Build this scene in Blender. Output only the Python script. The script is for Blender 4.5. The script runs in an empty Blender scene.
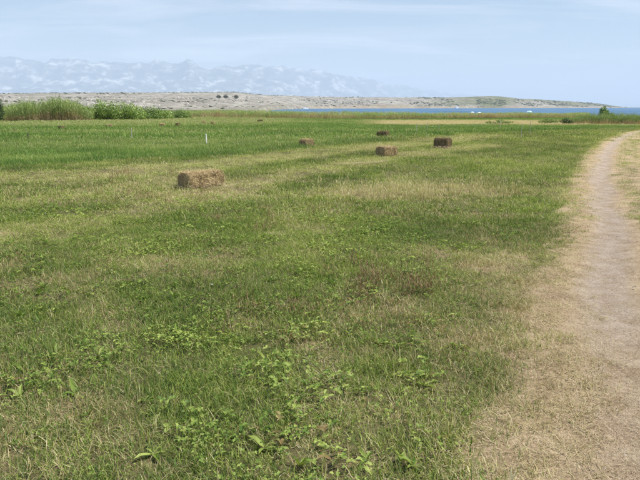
import bpy, bmesh, math
import numpy as np

# ------------------------------------------------------------------ camera, sky, sun, exposure
scene = bpy.context.scene
RNG = np.random.default_rng(7)
EYE = 1.6
F = 640.0
PITCH = math.atan((240 - 107) / F)

cam_data = bpy.data.cameras.new("camera")
cam_data.sensor_width = 36.0
cam_data.lens = 36.0
cam_data.clip_start = 0.05
cam_data.clip_end = 120000.0
cam = bpy.data.objects.new("camera", cam_data)
scene.collection.objects.link(cam)
cam.location = (0, 0, EYE)
cam.rotation_euler = (math.radians(90) - PITCH, 0, 0)
scene.camera = cam

SUN_ELEV = math.radians(57)
SUN_AZ = math.radians(98)          # clockwise from the view direction (+Y)

world = bpy.data.worlds.new("World")
scene.world = world
world.use_nodes = True
wn = world.node_tree
wn.nodes.clear()


def N(tree, kind, **kw):
    n = tree.nodes.new(kind)
    for k, v in kw.items():
        setattr(n, k, v)
    return n


w_out = N(wn, "ShaderNodeOutputWorld")
w_bg = N(wn, "ShaderNodeBackground")
w_sky = N(wn, "ShaderNodeTexSky", sky_type="NISHITA", sun_disc=False, sun_elevation=SUN_ELEV,
          sun_rotation=SUN_AZ, altitude=0.0, air_density=1.0, dust_density=0.6, ozone_density=2.0)
w_bg.inputs["Strength"].default_value = 0.085
# thin streaky cirrus: noise over the direction projected on a high flat layer
w_tc = N(wn, "ShaderNodeTexCoord")
w_sep = N(wn, "ShaderNodeSeparateXYZ")
w_add = N(wn, "ShaderNodeMath", operation="ADD")
w_add.inputs[1].default_value = 0.12
w_max = N(wn, "ShaderNodeMath", operation="MAXIMUM")
w_max.inputs[1].default_value = 0.05
w_dx = N(wn, "ShaderNodeMath", operation="DIVIDE")
w_dy = N(wn, "ShaderNodeMath", operation="DIVIDE")
w_cmb = N(wn, "ShaderNodeCombineXYZ")
w_map = N(wn, "ShaderNodeMapping")
w_map.inputs["Scale"].default_value = (0.55, 1.35, 1.0)
w_map.inputs["Rotation"].default_value = (0, 0, math.radians(-14))
w_map.inputs["Location"].default_value = (1.7, 0.6, 0)
w_noise = N(wn, "ShaderNodeTexNoise")
w_noise.inputs["Scale"].default_value = 1.1
w_noise.inputs["Detail"].default_value = 7.0
w_noise.inputs["Roughness"].default_value = 0.56
w_noise.inputs["Distortion"].default_value = 0.7
w_ramp = N(wn, "ShaderNodeValToRGB")
w_ramp.color_ramp.elements[0].position = 0.47
w_ramp.color_ramp.elements[0].color = (0, 0, 0, 1)
w_ramp.color_ramp.elements[1].position = 0.82
w_ramp.color_ramp.elements[1].color = (1, 1, 1, 1)
w_mul = N(wn, "ShaderNodeMath", operation="MULTIPLY")
w_mul.inputs[1].default_value = 1.0
w_mix = N(wn, "ShaderNodeMix", data_type="RGBA")
w_mix.inputs[7].default_value = (8.6, 8.8, 9.2, 1)
L = wn.links.new
L(w_tc.outputs["Generated"], w_sep.inputs[0])
L(w_sep.outputs["Z"], w_add.inputs[0])
L(w_add.outputs[0], w_max.inputs[0])
L(w_sep.outputs["X"], w_dx.inputs[0]); L(w_max.outputs[0], w_dx.inputs[1])
L(w_sep.outputs["Y"], w_dy.inputs[0]); L(w_max.outputs[0], w_dy.inputs[1])
L(w_dx.outputs[0], w_cmb.inputs[0]); L(w_dy.outputs[0], w_cmb.inputs[1])
L(w_cmb.outputs[0], w_map.inputs["Vector"])
L(w_map.outputs[0], w_noise.inputs["Vector"])
L(w_noise.outputs["Fac"], w_ramp.inputs[0])
L(w_ramp.outputs["Color"], w_mul.inputs[0])
L(w_mul.outputs[0], w_mix.inputs[0])
L(w_sky.outputs[0], w_mix.inputs[6])
L(w_mix.outputs[2], w_bg.inputs["Color"])
L(w_bg.outputs[0], w_out.inputs["Surface"])

sun_data = bpy.data.lights.new("sun", "SUN")
sun_data.energy = 5.0
sun_data.angle = math.radians(0.6)
sun_data.color = (1.0, 0.95, 0.87)
sun = bpy.data.objects.new("sun", sun_data)
scene.collection.objects.link(sun)
sun.rotation_euler = (math.radians(90) - SUN_ELEV, 0, math.pi - SUN_AZ)

vs = scene.view_settings
vs.view_transform = "Standard"
vs.look = "None"
vs.exposure = 0.50
vs.gamma = 1.0
vs.use_curve_mapping = False
scene.cycles.volume_bounces = 1
scene.cycles.max_bounces = 5
scene.cycles.diffuse_bounces = 2
scene.cycles.transparent_max_bounces = 8

# ------------------------------------------------------------------ numeric helpers


def sstep(a, b, x):
    t = np.clip((x - a) / (b - a), 0, 1)
    return t * t * (3 - 2 * t)


def _hash(ix, iy, seed):
    h = (ix * 374761393 + iy * 668265263 + seed * 974711) & 0xFFFFFFFF
    h = ((h ^ (h >> 13)) * 1274126177) & 0xFFFFFFFF
    h = h ^ (h >> 16)
    return (h & 0xFFFFFF) / float(0xFFFFFF)


def vnoise(x, y, seed=0):
    x = np.asarray(x, float); y = np.asarray(y, float)
    ix = np.floor(x).astype(np.int64); iy = np.floor(y).astype(np.int64)
    fx = x - ix; fy = y - iy
    fx = fx * fx * (3 - 2 * fx); fy = fy * fy * (3 - 2 * fy)
    a = _hash(ix, iy, seed); b = _hash(ix + 1, iy, seed)
    c = _hash(ix, iy + 1, seed); d = _hash(ix + 1, iy + 1, seed)
    return (a * (1 - fx) + b * fx) * (1 - fy) + (c * (1 - fx) + d * fx) * fy


def fbm(x, y, seed=0, octs=4, gain=0.5):
    s = 0.0; a = 1.0; t = 0.0
    for o in range(octs):
        s = s + a * vnoise(x * 2 ** o + 17.3 * o, y * 2 ** o - 9.1 * o, seed + o)
        t += a; a *= gain
    return s / t                      # 0..1, mean about 0.5


def pdist(x, y, poly):
    """unsigned distance and signed side (positive = right of travel) to a polyline"""
    x = np.asarray(x, float); y = np.asarray(y, float)
    best = np.full(np.broadcast(x, y).shape, 1e9); side = np.zeros_like(best)
    for (ax, ay), (bx, by) in zip(poly[:-1], poly[1:]):
        dx, dy = bx - ax, by - ay
        ll = dx * dx + dy * dy
        t = np.clip(((x - ax) * dx + (y - ay) * dy) / ll, 0, 1)
        qx, qy = x - (ax + t * dx), y - (ay + t * dy)
        d = np.hypot(qx, qy)
        s = np.sign(dy * (x - ax) - dx * (y - ay))
        m = d < best
        best = np.where(m, d, best); side = np.where(m, s, side)
    return best, side


def smooth_poly(poly, it=2):
    p = np.array(poly, float)
    for _ in range(it):
        q = [p[0]]
        for a, b in zip(p[:-1], p[1:]):
            q += [a * .75 + b * .25, a * .25 + b * .75]
        q.append(p[-1]); p = np.array(q)
    return p


# the track: left rut seen in the photograph, centre line 0.75 m to its right
RUT = np.array([(-3.0, -6.6), (-0.6, -1.6), (1.32, 2.53), (1.68, 3.31), (2.47, 5.2), (4.11, 9.0), (6.27, 14.3), (9.67, 21.92),
                (14.6, 32.0), (21.4, 43.6), (31.0, 55.0), (46.0, 66.0), (75.0, 80.0), (130.0, 96.0)])
_d = np.gradient(RUT, axis=0)
_n = np.stack([_d[:, 1], -_d[:, 0]], 1)
_n /= np.linalg.norm(_n, axis=1)[:, None]
TRACK = smooth_poly(RUT + 0.76 * _n, 2)
TRACK_L = [tuple(p) for p in TRACK]

PALE_A = [(-22, 2.0), (-12, 10.2), (-7.2, 14.4), (-3.3, 17.7), (-0.7, 22.0), (3.4, 27.5), (9.0, 36.0)]
PALE_B = [(-8.5, 1.0), (-4.0, 7.9), (-2.3, 11.1), (-1.4, 13.8), (0.6, 17.6), (3.0, 21.5), (7.0, 27.0)]
EDGE = [(-60, -35), (-8.6, 17.2), (-6.4, 18.8), (-3.85, 20.6), (-2.1, 22.4), (0.4, 25.8), (5.5, 35.0), (9.1, 39.5), (16, 44), (23, 50), (70, 70)]
WHITE_STREAK = [(0.45, 17.4), (1.2, 17.8), (1.95, 18.45)]


def gz(x, y):
    x = np.asarray(x, float); y = np.asarray(y, float)
    z = 0.10 * (fbm(x * .16, y * .16, 3, 3) - .5) + 0.05 * (fbm(x * .9, y * .9, 5, 3) - .5)
    u = x / np.maximum(y, 1.0)
    open_sea = sstep(-0.13, -0.05, u)
    z = z - 2.9 * sstep(100, 335, y) * open_sea
    td, _ = pdist(x, y, TRACK_L)
    near = np.exp(-((td - .75) / .24) ** 2)
    z = z - 0.035 * near + 0.015 * np.exp(-(td / .3) ** 2)
    return z


def fields(x, y):
    """what grows at (x, y): share of dry blades, height factor, tone, distance to track"""
    td, _ = pdist(x, y, TRACK_L)
    td = td + .20 * sstep(5.5, 2.8, y) * sstep(.4, .9, td)
    td = td + 0.30 * (fbm(x * 1.7, y * 1.7, 11, 3) - .5)
    wob = 1.2 * (fbm(x * .35, y * .35, 21, 3) - .5)
    big = fbm(x * .42, y * .42, 31, 4)
    mid = fbm(x * 1.9, y * 1.9, 35, 4, .65)
    dry = 0.20 - .08 * sstep(7, 10, y) + (0.85 - .3 * sstep(8, 11, y)) * np.clip(big - .42, 0, 1) + 1.7 * np.clip(mid - .5, -.06, 1) * (1 - .5 * sstep(8, 11, y)) + .13 * sstep(9, 7, y)
    hgt = 0.82 + 0.55 * (fbm(x * .8, y * .8, 41, 3) - .4) + 1.0 * (fbm(x * 2.6, y * 2.6, 43, 3) - .45)
    tone = 0.5 + 1.3 * (fbm(x * .6, y * .6, 51, 3) - .5)
    # strips left by mowing and raking
    da, _ = pdist(x, y, PALE_A); db, _ = pdist(x, y, PALE_B)
    a = np.exp(-((da + wob * .22) / 1.30) ** 4)
    b = np.exp(-((db + wob * .16) / 0.66) ** 4)
    patchy = .85 + .35 * (fbm(x * .5, y * .5, 61, 3) - .4)
    dry = dry + 0.28 * a * patchy + 0.26 * b * patchy
    hgt = hgt * (1 - .4 * a) * (1 - .25 * b)
    lines = np.sin(2 * np.pi * db / 1.9) * sstep(.6, 1.4, db) * sstep(7, 10, y)
    tone = tone + .46 * a + .44 * b + .07 * lines
    dry = dry + .03 * lines
    # blond tall grass in front of the bales
    e = ((x - 2.0) / 2.3) ** 2 + ((y - 12.2 - .15 * (x - 2)) / 1.15) ** 2 + 1.3 * (fbm(x * .9, y * .9, 71, 3) - .5)
    blond = 1 - sstep(.25, 1.35, e)
    dry = dry + .50 * blond; tone = tone + .22 * blond; hgt = hgt * (1 + .1 * blond)
    # brownish strip between the two pale ones
    brown = np.exp(-(((x + 4.2) - .55 * (y - 12.2)) / 2.6) ** 2) * sstep(9, 11, y) * (1 - sstep(14.5, 16.5, y))
    dry = dry + .22 * brown * patchy
    # greener apron near the camera on the left, drier on the right
    tone = tone - .08 * sstep(9.5, 6.5, y)
    apron = sstep(9.5, 6.5, y) * sstep(1.2, -0.6, x - .2 * y + .3)
    dry = dry - .14 * apron
    dry = dry + .26 * sstep(-.6, .9, x - .04 * y) * sstep(7.5, 4.5, y)
    # lush uncut field beyond the edge
    de, side = pdist(x, y, EDGE)
    sd = -de * side + wob * .5              # positive inside the lush field
    lush = sstep(-.2, .8, sd)
    rim = np.exp(-((sd - .6) / .7) ** 2)
    bands = fbm(x * .05, y * .22, 81, 3)
    dry = dry * (1 - .92 * lush) + lush * .22 * sstep(.50, .68, bands) + .0 * rim
    yel = lush * sstep(50, 62, y) * sstep(0, -8, x); dry = dry + .34 * yel
    hgt = hgt * (1 + .75 * lush) * (1 + .3 * rim)
    tone = tone * (1 - .25 * lush) + lush * (.20 + .55 * (bands - .5) - .30 * rim)
    tone = tone + .6 * yel
    # straw-coloured stubble towards the shore
    hgt = hgt * (1 - .55 * sstep(40, 50, y) * sstep(-8, 2, x))
    s1 = sstep(2, 7, x - .1 * (y - 62)) * sstep(57, 61.5, y - 3 * (fbm(x * .2, y * .1, 85, 2) - .5)) * (1 - sstep(76, 84, y))
    dry = dry * (1 - s1) + .97 * s1
    hgt = hgt * (1 - .45 * s1); tone = np.maximum(tone, s1 * .95)
    strip = np.exp(-(td / .36) ** 2) * (.25 + .75 * sstep(6.5, 9.5, y))
    # towards the track everything dries out and gets short
    tr = sstep(1.65, .95, td)
    dry = np.maximum(dry, 0) + .45 * tr + .22 * sstep(1.25, .95, td) - .75 * strip
    hgt = hgt * (1 - .58 * tr)
    dry = np.clip(dry, .03, .98)
    cover = .85 * sstep(.93 - .03 * sstep(5, 3, y), 1.24 - .06 * sstep(5, 3, y), td) + .15 * sstep(1.2, 1.5, td) + .12 * np.exp(-((td - .98) / .12) ** 2)
    cover = np.maximum(cover, .95 * sstep(.15, .6, strip))
    return dict(dry=dry, hgt=np.clip(hgt, .22, 2.6), tone=np.clip(tone, 0, 1), td=td, cover=cover, lush=lush,
                blond=blond, pale=np.maximum(a, b), stub=s1, big=big, strip=strip)


# ------------------------------------------------------------------ materials


def mat_new(name):
    m = bpy.data.materials.new(name)
    m.use_nodes = True
    m.node_tree.nodes.clear()
    return m, m.node_tree


def ramp(t, stops, fac):
    r = N(t, "ShaderNodeValToRGB")
    el = r.color_ramp.elements
    while len(el) < len(stops):
        el.new(.5)
    for e, (p, c) in zip(el, stops):
        e.position = p; e.color = (*c, 1)
    t.links.new(fac, r.inputs[0])
    return r.outputs["Color"]


def math_n(t, op, a, b=None, clamp=False):
    n = N(t, "ShaderNodeMath", operation=op); n.use_clamp = clamp
    for i, v in enumerate((a, b)):
        if v is None:
            continue
        if isinstance(v, (int, float)):
            n.inputs[i].default_value = v
        else:
            t.links.new(v, n.inputs[i])
    return n.outputs[0]


def mix_n(t, fac, a, b, mode="MIX"):
    n = N(t, "ShaderNodeMix", data_type="RGBA", blend_type=mode)
    for i, v in ((0, fac), (6, a), (7, b)):
        if isinstance(v, (int, float)):
            n.inputs[i].default_value = v
        elif isinstance(v, tuple):
            n.inputs[i].default_value = (*v, 1)
        else:
            t.links.new(v, n.inputs[i])
    return n.outputs[2]


def attr(t, name, kind="GEOMETRY", out="Fac"):
    n = N(t, "ShaderNodeAttribute", attribute_type=kind, attribute_name=name)
    return n.outputs[out]


def noise_n(t, scale, detail=4, rough=.55, vec=None, out="Fac"):
    n = N(t, "ShaderNodeTexNoise")
    n.inputs["Scale"].default_value = scale
    n.inputs["Detail"].default_value = detail
    n.inputs["Roughness"].default_value = rough
    if vec is not None:
        t.links.new(vec, n.inputs["Vector"])
    return n.outputs[out]


def surface(t, col, rough=.9, spec=.2, bump=None, bump_str=.3, bump_dist=.02, metallic=0.0):
    p = N(t, "ShaderNodeBsdfPrincipled")
    o = N(t, "ShaderNodeOutputMaterial")
    if isinstance(col, tuple):
        p.inputs["Base Color"].default_value = (*col, 1)
    else:
        t.links.new(col, p.inputs["Base Color"])
    p.inputs["Roughness"].default_value = rough
    p.inputs["Specular IOR Level"].default_value = spec
    p.inputs["Metallic"].default_value = metallic
    if bump is not None:
        b = N(t, "ShaderNodeBump")
        b.inputs["Strength"].default_value = bump_str
        b.inputs["Distance"].default_value = bump_dist
        t.links.new(bump, b.inputs["Height"])
        t.links.new(b.outputs[0], p.inputs["Normal"])
    t.links.new(p.outputs[0], o.inputs["Surface"])
    return p


def leaf_surface(t, col, trans=.35, gloss=.06):
    d = N(t, "ShaderNodeBsdfDiffuse"); tr = N(t, "ShaderNodeBsdfTranslucent")
    g = N(t, "ShaderNodeBsdfGlossy"); g.inputs["Roughness"].default_value = .5
    m = N(t, "ShaderNodeMixShader"); m.inputs[0].default_value = trans
    m2 = N(t, "ShaderNodeMixShader"); m2.inputs[0].default_value = gloss
    o = N(t, "ShaderNodeOutputMaterial")
    t.links.new(col, d.inputs["Color"])
    t.links.new(mix_n(t, 1.0, col, (1.15, 1.2, .55), "MULTIPLY"), tr.inputs["Color"])
    t.links.new(d.outputs[0], m.inputs[1]); t.links.new(tr.outputs[0], m.inputs[2])
    t.links.new(m.outputs[0], m2.inputs[1]); t.links.new(g.outputs[0], m2.inputs[2])
    t.links.new(m2.outputs[0], o.inputs["Surface"])


def grass_material(name, greens, dries, trans=.28):
    """each blade is green or dry: its own random number against the tuft's share of dry blades"""
    m, t = mat_new(name)
    rnd = attr(t, "rnd"); tip = attr(t, "tip")
    dry = attr(t, "dry", "INSTANCER"); tone = attr(t, "tone", "INSTANCER")
    isdry = math_n(t, "MULTIPLY_ADD", math_n(t, "SUBTRACT", dry, rnd), 7.0, True)
    isdry.node.inputs[2].default_value = .5
    k = math_n(t, "FRACT", math_n(t, "MULTIPLY", rnd, 13.7))
    gk = math_n(t, "SUBTRACT", math_n(t, "ADD", math_n(t, "MULTIPLY", k, .75), math_n(t, "MULTIPLY", tone, .60)), .18)
    g = ramp(t, greens, gk)
    g = mix_n(t, math_n(t, "MULTIPLY", math_n(t, "POWER", tip, 3.0), .3), g, (.26, .22, .08))
    k2 = math_n(t, "FRACT", math_n(t, "MULTIPLY", rnd, 41.3))
    d = ramp(t, dries, math_n(t, "ADD", math_n(t, "MULTIPLY", k2, .7), math_n(t, "MULTIPLY", tone, .3)))
    leaf_surface(t, mix_n(t, isdry, g, d), trans, .012)
    return m


GREENS = [(0.0, (.034, .088, .022)), (.3, (.100, .185, .036)), (.65, (.250, .330, .064)), (1.0, (.480, .505, .160))]
DRIES = [(0.0, (.140, .095, .045)), (.25, (.330, .262, .130)), (.65, (.545, .480, .270)), (1.0, (.735, .670, .430))]
M_GRASS = grass_material("grass_blades", GREENS, DRIES)
FIELD_GREENS = [(0.0, (.052, .135, .028)), (.4, (.112, .220, .048)), (.75, (.205, .320, .074)), (1.0, (.370, .450, .120))]
M_FIELD = grass_material("field_blades", FIELD_GREENS, DRIES)
M_LEAF = grass_material("weed_leaves", [(0.0, (.050, .110, .022)), (.45, (.150, .230, .044)), (1.0, (.350, .415, .110))],
                        [(0.0, (.15, .09, .045)), (.6, (.28, .21, .09)), (1.0, (.36, .30, .14))], .3)
M_STRAW = grass_material("straw_stalks", DRIES, [(0.0, (.24, .175, .105)), (.4, (.40, .315, .19)), (.8, (.52, .43, .28)), (1.0, (.64, .56, .40))], .12)
M_RUSSET = grass_material("seeding_weeds", [(0, (.10, .12, .04)), (1, (.16, .17, .06))],
                          [(0, (.18, .11, .07)), (.5, (.29, .19, .11)), (1, (.44, .33, .20))], .2)


def reed_material():
    m, t = mat_new("reed_leaves")
    rnd = attr(t, "rnd"); tip = attr(t, "tip")
    dry = attr(t, "dry", "INSTANCER"); tone = attr(t, "tone", "INSTANCER")
    g = ramp(t, [(0, (.075, .130, .035)), (.4, (.200, .275, .085)), (.75, (.360, .430, .155)), (1, (.500, .540, .250))],
             math_n(t, "ADD", math_n(t, "MULTIPLY", rnd, .5), math_n(t, "MULTIPLY", tone, .5)))
    d = ramp(t, [(0, (.28, .190, .105)), (.5, (.46, .35, .20)), (1, (.62, .51, .31))], math_n(t, "FRACT", math_n(t, "MULTIPLY", rnd, 9.7)))
    f = math_n(t, "MULTIPLY_ADD", math_n(t, "SUBTRACT", dry, tip), 4.0, True)
    f.node.inputs[2].default_value = .3
    leaf_surface(t, mix_n(t, f, g, d), .3, .04)
    return m


M_REED = reed_material()


def foliage_material(name, dark, light, trans=.3):
    m, t = mat_new(name)
    rnd = attr(t, "rnd")
    leaf_surface(t, ramp(t, [(0, dark), (1, light)], rnd), trans, .03)
    return m


def plain_material(name, c1, c2, scale=8., rough=.85, spec=.25, bump=.2):
    m, t = mat_new(name)
    co = N(t, "ShaderNodeTexCoord").outputs["Object"]
    n = noise_n(t, scale, 5, .6, co)
    surface(t, ramp(t, [(.3, c1), (.7, c2)], n), rough, spec, n, bump, .01)
    return m


def ground_material():
    m, t = mat_new("field_soil")
    pos = N(t, "ShaderNodeNewGeometry").outputs["Position"]
    dry = attr(t, "dry"); tra = attr(t, "trk"); gre = attr(t, "green")
    n1 = noise_n(t, 9.0, 6, .65, pos); n2 = noise_n(t, 55.0, 5, .7, pos); n3 = noise_n(t, 1.6, 4, .6, pos)
    k = math_n(t, "ADD", math_n(t, "MULTIPLY", n1, .5), math_n(t, "MULTIPLY", n2, .5))
    soil = ramp(t, [(.28, (.040, .032, .018)), (.5, (.095, .078, .040)), (.72, (.200, .160, .085))], k)
    thatch = ramp(t, [(.28, (.19, .14, .075)), (.5, (.33, .255, .145)), (.74, (.47, .39, .25))], k)
    green = ramp(t, [(.3, (.050, .085, .020)), (.55, (.085, .130, .030)), (.75, (.130, .165, .045))], k)
    c = mix_n(t, math_n(t, "MULTIPLY", math_n(t, "SUBTRACT", dry, .25), 1.1, True), soil, thatch)
    c = mix_n(t, gre, c, green)
    b = math_n(t, "ADD", math_n(t, "MULTIPLY", n1, .5), n2)
    surface(t, c, .95, .1, b, .6, .03)
    return m


def track_material():
    m, t = mat_new("track_dirt")
    pos = N(t, "ShaderNodeNewGeometry").outputs["Position"]
    rut = attr(t, "rut"); edge = attr(t, "edge")
    n1 = noise_n(t, 5.0, 6, .65, pos); n2 = noise_n(t, 48.0, 6, .75, pos); n3 = noise_n(t, 2.2, 5, .65, pos); n4 = noise_n(t, 190., 3, .6, pos)
    k = math_n(t, "ADD", math_n(t, "MULTIPLY", n1, .3), math_n(t, "MULTIPLY", n2, .45))
    k = math_n(t, "ADD", k, math_n(t, "MULTIPLY", n4, .25))
    straw = ramp(t, [(.38, (.25, .180, .105)), (.5, (.52, .395, .240)), (.61, (.74, .61, .41))], k)
    brown = ramp(t, [(.38, (.19, .130, .080)), (.5, (.41, .295, .185)), (.61, (.62, .480, .32))], k)
    grey = ramp(t, [(.37, (.22, .168, .122)), (.5, (.43, .345, .268)), (.62, (.60, .505, .41))], k)
    c = mix_n(t, math_n(t, "MULTIPLY_ADD", n3, 3.4, True), brown, straw)
    c.node.inputs[0].links[0].from_node.inputs[2].default_value = -1.15
    f = math_n(t, "MULTIPLY", rut, math_n(t, "MULTIPLY_ADD", n1, 2.6, True))
    f.node.inputs[1].links[0].from_node.inputs[2].default_value = -.35
    c = mix_n(t, f, c, grey)
    b = math_n(t, "ADD", math_n(t, "MULTIPLY", n1, .6), math_n(t, "ADD", math_n(t, "MULTIPLY", n2, .6), math_n(t, "MULTIPLY", n4, .4)))
    surface(t, c, .95, .1, b, 1.0, .035)
    return m


# ------------------------------------------------------------------ object helpers


def link(o):
    scene.collection.objects.link(o)
    return o


def tag(o, label=None, cat=None, group=None, kind=None):
    if label: o["label"] = label
    if cat: o["category"] = cat
    if group: o["group"] = group
    if kind: o["kind"] = kind
    return o


def mesh_np(name, verts, faces, mats=(), smooth=False, attrs=None):
    me = bpy.data.meshes.new(name)
    verts = np.asarray(verts, float).reshape(-1, 3)
    if isinstance(faces, np.ndarray):
        nf, k = faces.shape
        me.vertices.add(len(verts)); me.vertices.foreach_set("co", verts.ravel())
        me.loops.add(nf * k); me.loops.foreach_set("vertex_index", faces.ravel().astype(np.int32))
        me.polygons.add(nf)
        me.polygons.foreach_set("loop_start", np.arange(0, nf * k, k, dtype=np.int32))
        me.polygons.foreach_set("loop_total", np.full(nf, k, np.int32))
        me.update(calc_edges=True)
    else:
        me.from_pydata([tuple(v) for v in verts], [], [tuple(f) for f in faces])
    for k, v in (attrs or {}).items():
        a = me.attributes.new(k, "FLOAT", "POINT")
        a.data.foreach_set("value", np.asarray(v, np.float32))
    for m in mats:
        me.materials.append(m)
    if smooth:
        me.polygons.foreach_set("use_smooth", np.ones(len(me.polygons), bool))
    me.update()
    return me


def obj(name, me, parent=None, loc=(0, 0, 0), rot=(0, 0, 0), scale=(1, 1, 1)):
    o = link(bpy.data.objects.new(name, me))
    o.location = loc; o.rotation_euler = rot; o.scale = scale
    if parent: o.parent = parent
    return o


def bm_mesh(name, bm, mat, smooth=False):
    me = bpy.data.meshes.new(name); bm.normal_update(); bm.to_mesh(me); bm.free()
    me.materials.append(mat)
    if smooth:
        me.polygons.foreach_set("use_smooth", np.ones(len(me.polygons), bool))
    return me


def grid_faces(nx, ny):
    i = np.arange(nx - 1)[None, :] + nx * np.arange(ny - 1)[:, None]
    i = i.ravel()
    return np.stack([i, i + 1, i + nx + 1, i + nx], 1)


class Blades:
    """collects strips and leaves with a per-blade random number and a root-to-tip value"""
    def __init__(s): s.v = []; s.f = []; s.r = []; s.t = []

    def strip(s, base, az, lean, curl, length, width, rnd, segs=3, taper=1.0, twist=0., t0=0., t1=1.):
        n0 = len(s.v)
        p = np.array(base, float); ang = lean; sl = length / segs
        out = np.array([math.cos(az), math.sin(az), 0.]); sd = np.array([-math.sin(az + twist), math.cos(az + twist), 0.])
        for i in range(segs + 1):
            f = i / segs
            if i == segs:
                s.v.append(p.copy()); s.r.append(rnd); s.t.append(t1)
            else:
                w = width * .5 * (1 - taper * f ** 1.6 * .75)
                s.v.append(p - sd * w); s.v.append(p + sd * w)
                s.r += [rnd, rnd]; s.t += [t0 + (t1 - t0) * f] * 2
            p = p + sl * (math.sin(ang) * out + math.cos(ang) * np.array([0, 0, 1.]))
            ang += curl / segs
        for i in range(segs - 1):
            a = n0 + 2 * i
            s.f.append((a, a + 1, a + 3, a + 2))
        a = n0 + 2 * (segs - 1)
        s.f.append((a, a + 1, a + 2))

    def leaf(s, base, az, pitch, length, width, rnd, tip=.5, fold=.25):
        """oval leaf folded along its midrib"""
        n0 = len(s.v)
        o = np.array([math.cos(az) * math.cos(pitch), math.sin(az) * math.cos(pitch), math.sin(pitch)])
        sd = np.array([-math.sin(az), math.cos(az), 0.]); up = np.cross(o, sd)
        if up[2] < 0: up = -up
        b = np.array(base, float); w = width * .5
        pts = [b, b + o * length * .5 - up * .02 * length, b + o * length - up * .16 * length,
               b + o * length * .32 + sd * w * .9 + up * fold * w, b + o * length * .7 + sd * w * .75 + up * fold * w,
               b + o * length * .32 - sd * w * .9 + up * fold * w, b + o * length * .7 - sd * w * .75 + up * fold * w]
        s.v += pts; s.r += [rnd] * 7; s.t += [tip] * 7
        s.f += [(n0, n0 + 1, n0 + 3), (n0 + 1, n0 + 4, n0 + 3), (n0 + 1, n0 + 2, n0 + 4),
                (n0, n0 + 5, n0 + 1), (n0 + 1, n0 + 5, n0 + 6), (n0 + 1, n0 + 6, n0 + 2)]

    def mesh(s, name, mat):
        return mesh_np(name, np.array(s.v), s.f, [mat], False, dict(rnd=s.r, tip=s.t))


def lib(name, meshes):
    """a collection of tuft shapes that is not in the scene itself; scatter() instances it"""
    c = bpy.data.collections.new(name)
    for i, me in enumerate(meshes):
        c.objects.link(bpy.data.objects.new("%s_%02d" % (name, i), me))
    return c


def scatter(name, coll, nvar, pts, rot, scl, attrs, label, cat, group=None):
    me = bpy.data.meshes.new(name)
    n = len(pts)
    me.vertices.add(n); me.vertices.foreach_set("co", np.asarray(pts, float).ravel())
    for k, v in attrs.items():
        me.attributes.new(k, "FLOAT", "POINT").data.foreach_set("value", np.asarray(v, np.float32))
    me.attributes.new("turn", "FLOAT_VECTOR", "POINT").data.foreach_set("vector", np.asarray(rot, np.float32).ravel())
    me.attributes.new("size", "FLOAT_VECTOR", "POINT").data.foreach_set("vector", np.asarray(scl, np.float32).ravel())
    me.attributes.new("vid", "INT", "POINT").data.foreach_set("value", RNG.integers(0, nvar, n).astype(np.int32))
    o = obj(name, me)
    ng = bpy.data.node_groups.new(name + "_nodes", "GeometryNodeTree")
    ng.interface.new_socket("Geometry", in_out="INPUT", socket_type="NodeSocketGeometry")
    ng.interface.new_socket("Geometry", in_out="OUTPUT", socket_type="NodeSocketGeometry")
    gi = N(ng, "NodeGroupInput"); go = N(ng, "NodeGroupOutput")
    ci = N(ng, "GeometryNodeCollectionInfo"); ci.inputs[0].default_value = coll
    ci.inputs["Separate Children"].default_value = True
    ci.inputs["Reset Children"].default_value = True
    ip = N(ng, "GeometryNodeInstanceOnPoints"); ip.inputs["Pick Instance"].default_value = True
    a_r = N(ng, "GeometryNodeInputNamedAttribute", data_type="FLOAT_VECTOR"); a_r.inputs[0].default_value = "turn"
    a_s = N(ng, "GeometryNodeInputNamedAttribute", data_type="FLOAT_VECTOR"); a_s.inputs[0].default_value = "size"
    a_i = N(ng, "GeometryNodeInputNamedAttribute", data_type="INT"); a_i.inputs[0].default_value = "vid"
    e2r = N(ng, "FunctionNodeEulerToRotation")
    K = ng.links.new
    K(gi.outputs[0], ip.inputs["Points"]); K(ci.outputs[0], ip.inputs["Instance"])
    K(a_i.outputs["Attribute"], ip.inputs["Instance Index"])
    K(a_r.outputs["Attribute"], e2r.inputs[0]); K(e2r.outputs[0], ip.inputs["Rotation"])
    K(a_s.outputs["Attribute"], ip.inputs["Scale"])
    K(ip.outputs[0], go.inputs[0])
    md = o.modifiers.new("scatter", "NODES"); md.node_group = ng
    tag(o, label, cat, group, "stuff")
    return o


# ------------------------------------------------------------------ ground, track, sea, hills, mountains
def sinh_axis(lo, hi, s, n):
    return s * np.sinh(np.linspace(math.asinh(lo / s), math.asinh(hi / s), n))


gx = sinh_axis(-750, 750, 3.0, 400)
gy = sinh_axis(-320, 346, 3.0, 400)
GX, GY = np.meshgrid(gx, gy)
GZ = gz(GX, GY)
fl = fields(GX, GY)
bury = 1 - sstep(1.35, 1.6, pdist(GX, GY, TRACK_L)[0])
GZ = GZ - .03 * bury
green = fl["lush"] * (1 - fl["stub"]) * .75 + .25 * (1 - fl["dry"]) * (1 - fl["lush"])
ground = obj("ground", mesh_np("ground", np.stack([GX, GY, GZ], -1).reshape(-1, 3), grid_faces(len(gx), len(gy)), [ground_material()], True,
                               dict(dry=fl["dry"].ravel(), trk=bury.ravel(), green=np.clip(green, 0, 1).ravel())))
tag(ground, "grassy field soil with dry thatch running down to the shore", "ground", None, "structure")

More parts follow.
